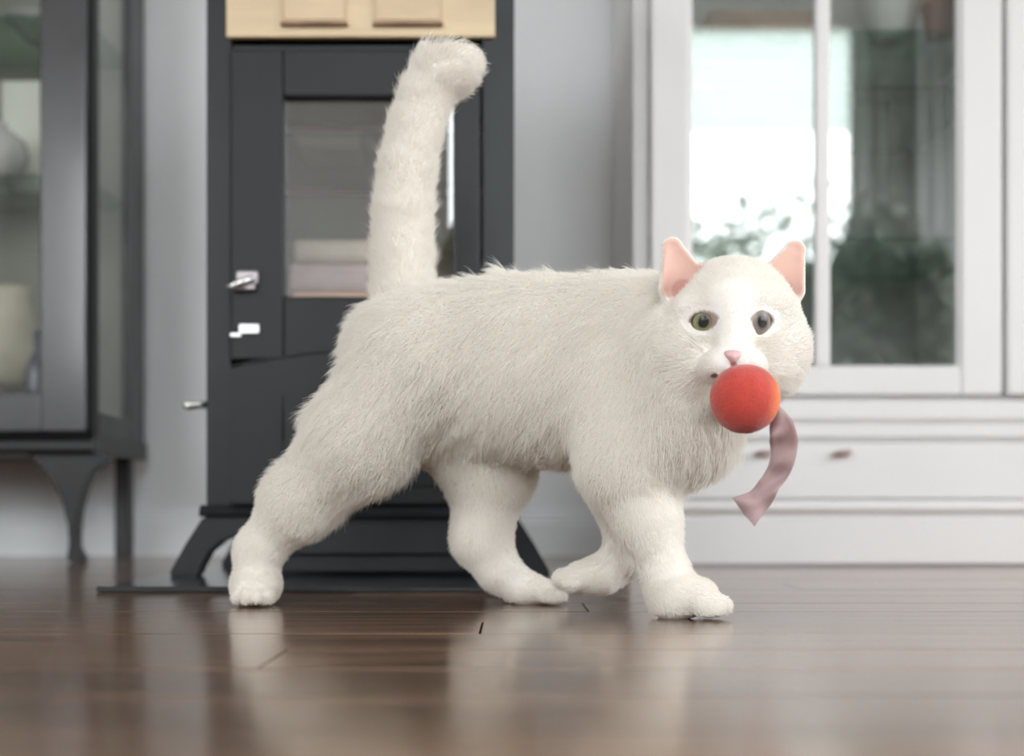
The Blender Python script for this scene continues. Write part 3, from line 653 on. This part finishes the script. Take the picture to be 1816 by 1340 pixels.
# keep the largest connected shell
def smooth(V, Q, it, lam):
    E = np.concatenate([Q[:, [0, 1]], Q[:, [1, 2]], Q[:, [2, 3]], Q[:, [3, 0]]])
    n = len(V); deg = np.bincount(E.ravel(), minlength=n).astype(float); deg[deg == 0] = 1
    for k in range(it):
        for l in (lam, -lam*1.04):
            s = np.stack([np.bincount(E[:, 0], V[E[:, 1], q], n)+np.bincount(E[:, 1], V[E[:, 0], q], n) for q in range(V.shape[1])], 1)
            V = V+l*(s/deg[:, None]-V)
    return V
V = smooth(V, Q, 3, .5)
me = bpy.data.meshes.new('cat')
me.vertices.add(len(V)); me.vertices.foreach_set('co', V.astype(np.float32).ravel())
me.loops.add(Q.size); me.loops.foreach_set('vertex_index', Q.astype(np.int32).ravel())
me.polygons.add(len(Q)); me.polygons.foreach_set('loop_start', np.arange(0, Q.size, 4, dtype=np.int32)); me.polygons.foreach_set('loop_total', np.full(len(Q), 4, dtype=np.int32))
me.update(calc_edges=True); me.validate()
me.polygons.foreach_set('use_smooth', np.ones(len(me.polygons), dtype=bool))
VN = np.zeros(len(V)*3, dtype=np.float32); me.vertices.foreach_get('normal', VN); VN = VN.reshape(-1, 3)
# outward normals
P0 = V+VN*.002
cen = np.mean(V, 0)
# per-vertex fur direction and length from the nearest body part
best = np.full(len(V), 9.0); flow = np.zeros((len(V), 3)); flen = np.zeros(len(V))
for fn, fv, L in prims:
    d = fn(V[:, 0], V[:, 1], V[:, 2]); m = d < best; best[m] = d[m]; flow[m] = fv; flen[m] = L
inear = np.zeros(len(V), bool)
for fn, b2, t2 in ears:
    d = fn(V[:, 0], V[:, 1], V[:, 2]); inear |= (np.abs(d) < .0016) & (V[:, 2] > b2[2]-.012) & (VN[:, 1] < .5)
headm = (np.abs(V[:, 0]-P(1300, 580, .95).x) < .066) & (V[:, 2] > P(1300, 705, .93).z) & (V[:, 1] < .985)
rad = V-NOSE; rad[:, 1] *= .3; rad /= np.linalg.norm(rad, axis=1)[:, None]
hm = headm & (flen < .0075)
flow[hm] = rad[hm]
W = smooth(np.concatenate([flow, flen[:, None]], 1), Q, 0, .5)
E_ = np.concatenate([Q[:, [0, 1]], Q[:, [1, 2]], Q[:, [2, 3]], Q[:, [3, 0]]]); nV = len(V); deg = np.bincount(E_.ravel(), minlength=nV).astype(float)
for k in range(30):
    s = np.stack([np.bincount(E_[:, 0], W[E_[:, 1], q], nV)+np.bincount(E_[:, 1], W[E_[:, 0], q], nV) for q in range(4)], 1); W = .3*W+.7*s/deg[:, None]
flow, flen = W[:, :3], W[:, 3].copy()
eyed = np.full(len(V), 9.0); eyeu = np.zeros(len(V))
for p, s in eyes:
    q = v3(p); th = .2*s; ux = (V[:, 0]-q[0])*math.cos(th)+(V[:, 2]-q[2])*math.sin(th); uz = -(V[:, 0]-q[0])*math.sin(th)+(V[:, 2]-q[2])*math.cos(th); d = np.sqrt((ux/.0088)**2+(uz/.0066)**2); d = np.where(np.abs(V[:, 1]-q[1]) < .015, d, 9)
    eyeu = np.where(d < eyed, V[:, 2]-q[2], eyeu); eyed = np.minimum(eyed, d)
flen = np.where(eyed < 1.0, 0, np.where(eyed < 1.7, np.minimum(flen, .0012), flen))
mc0 = P(1261, 670, .91); mcd = (np.hypot(V[:, 0]-mc0.x, V[:, 2]-mc0.z) < .0022) & (V[:, 1] < .94)
nd = np.linalg.norm(V-NOSE, axis=1); flen = np.where(nd < .016, np.minimum(flen, .0010), flen); flen = np.where(nd < .0085, 0, flen)
flen = np.where(mcd, 0, flen); flen = np.where(V[:, 2] < .004, 0, flen)
flen[inear] = .0009
# colour of the coat and bare skin
col = np.tile(np.array([.86, .832, .795, 1.0]), (len(V), 1))
col[inear] = (.76, .50, .42, 1)
m = inear.copy()
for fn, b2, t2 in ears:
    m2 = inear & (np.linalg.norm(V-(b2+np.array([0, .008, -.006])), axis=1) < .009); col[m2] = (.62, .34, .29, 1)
m = eyed < .97; col[m] = (.36, .27, .23, 1)
m = (eyed >= .97) & (eyed < 1.18) & (eyeu > .0005); col[m] = (.38, .30, .26, 1)
cr = (np.abs(V[:, 0]-P(1301, 650, .886).x) < .0022) & (V[:, 2] < P(1300, 640, .886).z) & (V[:, 2] > P(1300, 680, .886).z) & (V[:, 1] < .905); col[cr] = (.40, .18, .18, 1)
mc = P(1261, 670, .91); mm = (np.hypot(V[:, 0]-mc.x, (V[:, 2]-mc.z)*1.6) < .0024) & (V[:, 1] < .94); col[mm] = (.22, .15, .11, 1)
for k in range(1):
    s = np.stack([np.bincount(E_[:, 0], col[E_[:, 1], q], nV)+np.bincount(E_[:, 1], col[E_[:, 0], q], nV) for q in range(4)], 1); col = .5*col+.5*s/deg[:, None]
ca = me.color_attributes.new('coat', 'FLOAT_COLOR', 'POINT'); ca.data.foreach_set('color', col.astype(np.float32).ravel())
def coat_mat(name, attr):
    m = bpy.data.materials.new(name); m.use_nodes = True; nt = m.node_tree; b = nt.nodes['Principled BSDF']
    a = nt.nodes.new('ShaderNodeAttribute'); a.attribute_name = attr; nt.links.new(a.outputs['Color'], b.inputs['Base Color'])
    b.inputs['Roughness'].default_value = .8; b.inputs['Specular IOR Level'].default_value = .2
    return m
me.materials.append(coat_mat('white_coat', 'coat'))
cat = bpy.data.objects.new('cat', me); C.objects.link(cat)
tag(cat, 'white cat walking right, tail up, red ball held in its mouth', 'cat')
cb = cat
# fur strands
def make_fur(N):
    tri = np.concatenate([Q[:, [0, 1, 2]], Q[:, [0, 2, 3]]]); a, b, c = V[tri[:, 0]], V[tri[:, 1]], V[tri[:, 2]]
    area = np.linalg.norm(np.cross(b-a, c-a), axis=1)*.5
    Ls = flen[tri].mean(1); wgt = area*np.where(Ls < .0008, 0, np.where(Ls < .005, 2.2, 1.0)); wgt /= wgt.sum()
    t = rng.choice(len(tri), N, p=wgt); u = rng.random((N, 2)); fl_ = u.sum(1) > 1; u[fl_] = 1-u[fl_]
    w3 = np.stack([1-u.sum(1), u[:, 0], u[:, 1]], 1)
    g = lambda arr: (arr[tri[t]]*w3[:, :, None]).sum(1) if arr.ndim == 2 else (arr[tri[t]]*w3).sum(1)
    p, n_, fw, L, cc = g(V), g(VN), g(flow), g(flen), g(col)
    n_ /= np.linalg.norm(n_, axis=1)[:, None]
    fw = fw-(fw*n_).sum(1)[:, None]*n_; fw /= np.maximum(np.linalg.norm(fw, axis=1), .15)[:, None]
    # clumps: strands near each other lean the same way
    cl = np.stack([np.sin(p[:, 0]*410+3*np.sin(p[:, 2]*260+p[:, 0]*300))+np.sin(p[:, 2]*430+p[:, 0]*490), np.cos(p[:, 2]*290+p[:, 1]*250+2*np.sin(p[:, 0]*320)), np.sin(p[:, 0]*170-p[:, 2]*260)], 1)
    amp = np.clip((L-.003)/.008, .15, 1)[:, None]
    side = cl-(cl*n_).sum(1)[:, None]*n_
    L = L*(.65+.6*rng.random(N))*(1+.10*cl[:, 0]*amp[:, 0])
    L = L*np.where(L > .0125, 1+.55*np.maximum(0, cl[:, 2])*rng.random(N), 1)
    tf = P(892, 492, D(892)); near = np.hypot(p[:, 0]-tf.x, p[:, 2]-tf.z) < .006; L = np.where(near, L*1.7, L)
    jit = rng.normal(size=(N, 3))*.16
    lift = (.62+.22*rng.random(N))[:, None]
    lift = np.where(near[:, None], 1.6, lift)
    K = 5; out = np.zeros((N, K, 3), dtype=np.float32)
    d0 = n_*lift+fw*.55+side*.06*amp+jit; d0 /= np.linalg.norm(d0, axis=1)[:, None]
    d1 = n_*.10+fw*1.0+side*.10*amp+jit*1.3+np.array([0, 0, -.12]); d1 /= np.linalg.norm(d1, axis=1)[:, None]
    q = p-n_*.0004; out[:, 0] = q
    for k in range(1, K):
        s = (k-.5)/(K-1); d = d0*(1-s)+d1*s; q = q+d*(L/(K-1))[:, None]; out[:, k] = q
    out[:, :, 2] = np.maximum(out[:, :, 2], .0004)
    hc = bpy.data.hair_curves.new('fur'); hc.add_curves([K]*N)
    hc.attributes['position'].data.foreach_set('vector', out.ravel())
    r0 = np.where(L < .006, .00013, .00015); rr = r0[:, None]*np.array([1, .95, .8, .6, .22])[None]
    ra = hc.attributes.get('radius') or hc.attributes.new('radius', 'FLOAT', 'POINT'); ra.data.foreach_set('value', rr.astype(np.float32).ravel())
    at = hc.attributes.new('coat', 'FLOAT_COLOR', 'POINT'); at.data.foreach_set('color', np.repeat(np.minimum(cc*np.array([1.12, 1.12, 1.105, 1]), .975)[:, None], K, 1).astype(np.float32).ravel())
    m = coat_mat('fur_strand', 'coat'); b = m.node_tree.nodes['Principled BSDF']; b.inputs['Roughness'].default_value = .55
    nt = m.node_tree; tr = nt.nodes.new('ShaderNodeBsdfTranslucent'); mx = nt.nodes.new('ShaderNodeMixShader'); mx.inputs[0].default_value = .38
    an = [x for x in nt.nodes if x.type == 'ATTRIBUTE'][0]; nt.links.new(an.outputs['Color'], tr.inputs[0])
    nt.links.new(b.outputs[0], mx.inputs[1]); nt.links.new(tr.outputs[0], mx.inputs[2]); nt.links.new(mx.outputs[0], nt.nodes['Material Output'].inputs[0])
    hc.materials.append(m)
    o = bpy.data.objects.new('fur', hc); C.objects.link(o); o.parent = cb; return o
make_fur(340000)

# eyes
def eye_mat(name, iris, iris2, off, offz):
    m = bpy.data.materials.new(name); m.use_nodes = True; nt = m.node_tree; b = nt.nodes['Principled BSDF']
    tc = nt.nodes.new('ShaderNodeTexCoord'); mp = nt.nodes.new('ShaderNodeMapping'); mp.inputs['Scale'].default_value = (1.12, 0, .92); mp.inputs['Location'].default_value = (off*1.12, 0, offz*.92)
    nt.links.new(tc.outputs['Object'], mp.inputs[0])
    ln = nt.nodes.new('ShaderNodeVectorMath'); ln.operation = 'LENGTH'; nt.links.new(mp.outputs[0], ln.inputs[0])
    mu = nt.nodes.new('ShaderNodeMath'); mu.operation = 'MULTIPLY'; mu.inputs[1].default_value = 100; nt.links.new(ln.outputs['Value'], mu.inputs[0])
    r = nt.nodes.new('ShaderNodeValToRGB'); cr_ = r.color_ramp
    cr_.elements[0].position = 0; cr_.elements[0].color = (.012, .011, .010, 1); cr_.elements[1].position = 1; cr_.elements[1].color = (.03, .025, .02, 1)
    for pos, c in ((.37, (.012, .011, .010)), (.43, iris2), (.62, iris), (.80, iris), (.93, (.05, .04, .03))):
        e = cr_.elements.new(pos); e.color = (*c, 1)
    nt.links.new(mu.outputs[0], r.inputs[0]); nt.links.new(r.outputs[0], b.inputs['Base Color'])
    b.inputs['Roughness'].default_value = .3; b.inputs['Specular IOR Level'].default_value = .25; b.inputs['Coat Weight'].default_value = .18; b.inputs['Coat Roughness'].default_value = .02
    return m
for (p, s), ec, em in zip(eyes, eye_c, (eye_mat('olive_iris', (.30, .30, .17), (.16, .16, .08), -(eyes[0][0].x-eye_c[0].x), -(eyes[0][0].z-eye_c[0].z)), eye_mat('grey_mauve_iris', (.27, .23, .21), (.12, .10, .09), -(eyes[1][0].x-eye_c[1].x), -(eyes[1][0].z-eye_c[1].z)))):
    bm = bmesh.new(); bmesh.ops.create_uvsphere(bm, u_segments=40, v_segments=24, radius=.0148)
    o = link('eye', bm, em, None, True); o.location = ec; o.parent = cb
    o['label'] = 'olive green eye' if s < 0 else 'grey hazel eye'
# nose leather
bm = bmesh.new(); bmesh.ops.create_uvsphere(bm, u_segments=28, v_segments=18, radius=1)
for v in bm.verts:
    x_, y_, z_ = v.co; wd = .0088*(.62+.38*min(1, max(-1, z_*1.3))); nx = x_*wd
    dimple = .0012*math.exp(-((abs(x_)-.55)**2+(z_+.15)**2)/.05) if y_ < 0 else 0
    v.co = Vector((nx, y_*.0065+dimple, z_*.0052))
pn = P(1300, 633, .90); ix, iz = np.searchsorted(gx, pn.x), np.searchsorted(gz, pn.z); j = int(np.argmax(FLD[ix, :, iz] < 0)); yn = float(gy[j])
NP = P(1300, 633, yn)
no = link('nose', bm, mat('pink_nose_leather', (.70, .45, .45), .5, var=.06, vscale=300), None, True); no.location = NP+Vector((0, .0018, .0005)); no.rotation_euler = (.35, 0, 0); no.parent = cb
no['label'] = 'pink nose'
bpy.data.objects['cat'].data.update()
# ---------------------------------------------------------------- the toy
bc = P(1321, 707, .868); br = 61.5*.868/F
toy = empty('cat_toy', bc, 'red felt ball with a mauve ribbon, held in the mouth of the white cat', 'toy')
bm = bmesh.new(); bmesh.ops.create_icosphere(bm, subdivisions=6, radius=br)
for v in bm.verts:
    q = v.co.normalized(); v.co *= 1+.012*noise.noise(q*3)+.006*noise.noise(q*11); v.co += bc
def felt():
    m = mat('red_felt_painted_glow', (.54,.052,.034), .85, var=.08, vscale=90, bump=.5, bscale=900, sheen=.35)
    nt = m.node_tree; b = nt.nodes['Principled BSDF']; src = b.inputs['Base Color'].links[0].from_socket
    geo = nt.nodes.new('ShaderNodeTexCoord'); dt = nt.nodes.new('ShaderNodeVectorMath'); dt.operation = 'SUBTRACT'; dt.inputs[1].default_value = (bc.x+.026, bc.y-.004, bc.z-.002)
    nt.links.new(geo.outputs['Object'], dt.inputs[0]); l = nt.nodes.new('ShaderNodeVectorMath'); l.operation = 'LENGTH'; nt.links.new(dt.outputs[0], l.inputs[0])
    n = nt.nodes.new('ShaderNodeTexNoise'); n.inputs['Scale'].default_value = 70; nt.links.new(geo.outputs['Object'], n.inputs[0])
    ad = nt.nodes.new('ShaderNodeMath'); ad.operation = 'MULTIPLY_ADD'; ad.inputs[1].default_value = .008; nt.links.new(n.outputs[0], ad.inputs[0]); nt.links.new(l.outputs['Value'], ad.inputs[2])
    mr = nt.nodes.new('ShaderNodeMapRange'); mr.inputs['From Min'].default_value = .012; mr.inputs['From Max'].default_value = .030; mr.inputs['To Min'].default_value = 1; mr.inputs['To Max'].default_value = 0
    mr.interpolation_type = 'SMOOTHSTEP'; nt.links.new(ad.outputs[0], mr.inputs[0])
    mx = nt.nodes.new('ShaderNodeMix'); mx.data_type = 'RGBA'; nt.links.new(mr.outputs[0], mx.inputs[0]); nt.links.new(src, mx.inputs[6]); mx.inputs[7].default_value = (.95, .20, .045, 1)  # orange on the right: light glowing through the felt, painted into its colour
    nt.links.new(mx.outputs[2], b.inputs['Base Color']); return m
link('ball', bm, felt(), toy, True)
# ribbon: a folded strip hanging from the ball
def ribbon(name, path, wid, tw):
    bm = bmesh.new(); rows = []; pts = [P(*p) for p in path]; n = len(pts)
    # resample
    res = []
    for i in range(n-1):
        p0, p1, p2, p3 = pts[max(0, i-1)], pts[i], pts[i+1], pts[min(n-1, i+2)]
        for k in range(8):
            t = k/8; res.append((.5*((2*p1)+(p2-p0)*t+(2*p0-5*p1+4*p2-p3)*t*t+(3*p1-p0-3*p2+p3)*t**3), wid[i]+(wid[i+1]-wid[i])*t, tw[i]+(tw[i+1]-tw[i])*t))
    res.append((pts[-1], wid[-1], tw[-1]))
    for i, (p, wd, a) in enumerate(res):
        tg = (res[min(i+1, len(res)-1)][0]-res[max(0, i-1)][0]).normalized()
        u = tg.cross(Vector((0, 1, 0))).normalized(); v = tg.cross(u)
        dr = u*math.cos(a)+v*math.sin(a); nn = tg.cross(dr).normalized()
        row = []
        for j in range(7):
            q = (j/6-.5); row.append(p+dr*wd*q+nn*(.0022*math.sin(q*6+i*.35)+.0012*math.sin(i*.6)))
        rows.append((row, nn))
    top = [[bm.verts.new(q+nn*.0003) for q in r] for r, nn in rows]; bot = [[bm.verts.new(q-nn*.0003) for q in r] for r, nn in rows]
    for i in range(len(rows)-1):
        for j in range(6):
            bm.faces.new((top[i][j], top[i+1][j], top[i+1][j+1], top[i][j+1])); bm.faces.new((bot[i][j], bot[i][j+1], bot[i+1][j+1], bot[i+1][j]))
        bm.faces.new((top[i][0], bot[i][0], bot[i+1][0], top[i+1][0])); bm.faces.new((top[i][6], top[i+1][6], bot[i+1][6], bot[i][6]))
    bmesh.ops.recalc_face_normals(bm, faces=bm.faces)
    return link(name, bm, M['ribbon'], toy, True)
rb = ribbon('ribbon', [(1374, 722, .876), (1385, 752, .876), (1390, 782, .878), (1386, 820, .882), (1368, 856, .886), (1345, 886, .888), (1318, 908, .888)], [.006, .017, .020, .017, .015, .018, .026], [.1, .3, .2, .3, .4, .2, .1])
rb['label'] = 'mauve fabric ribbon'
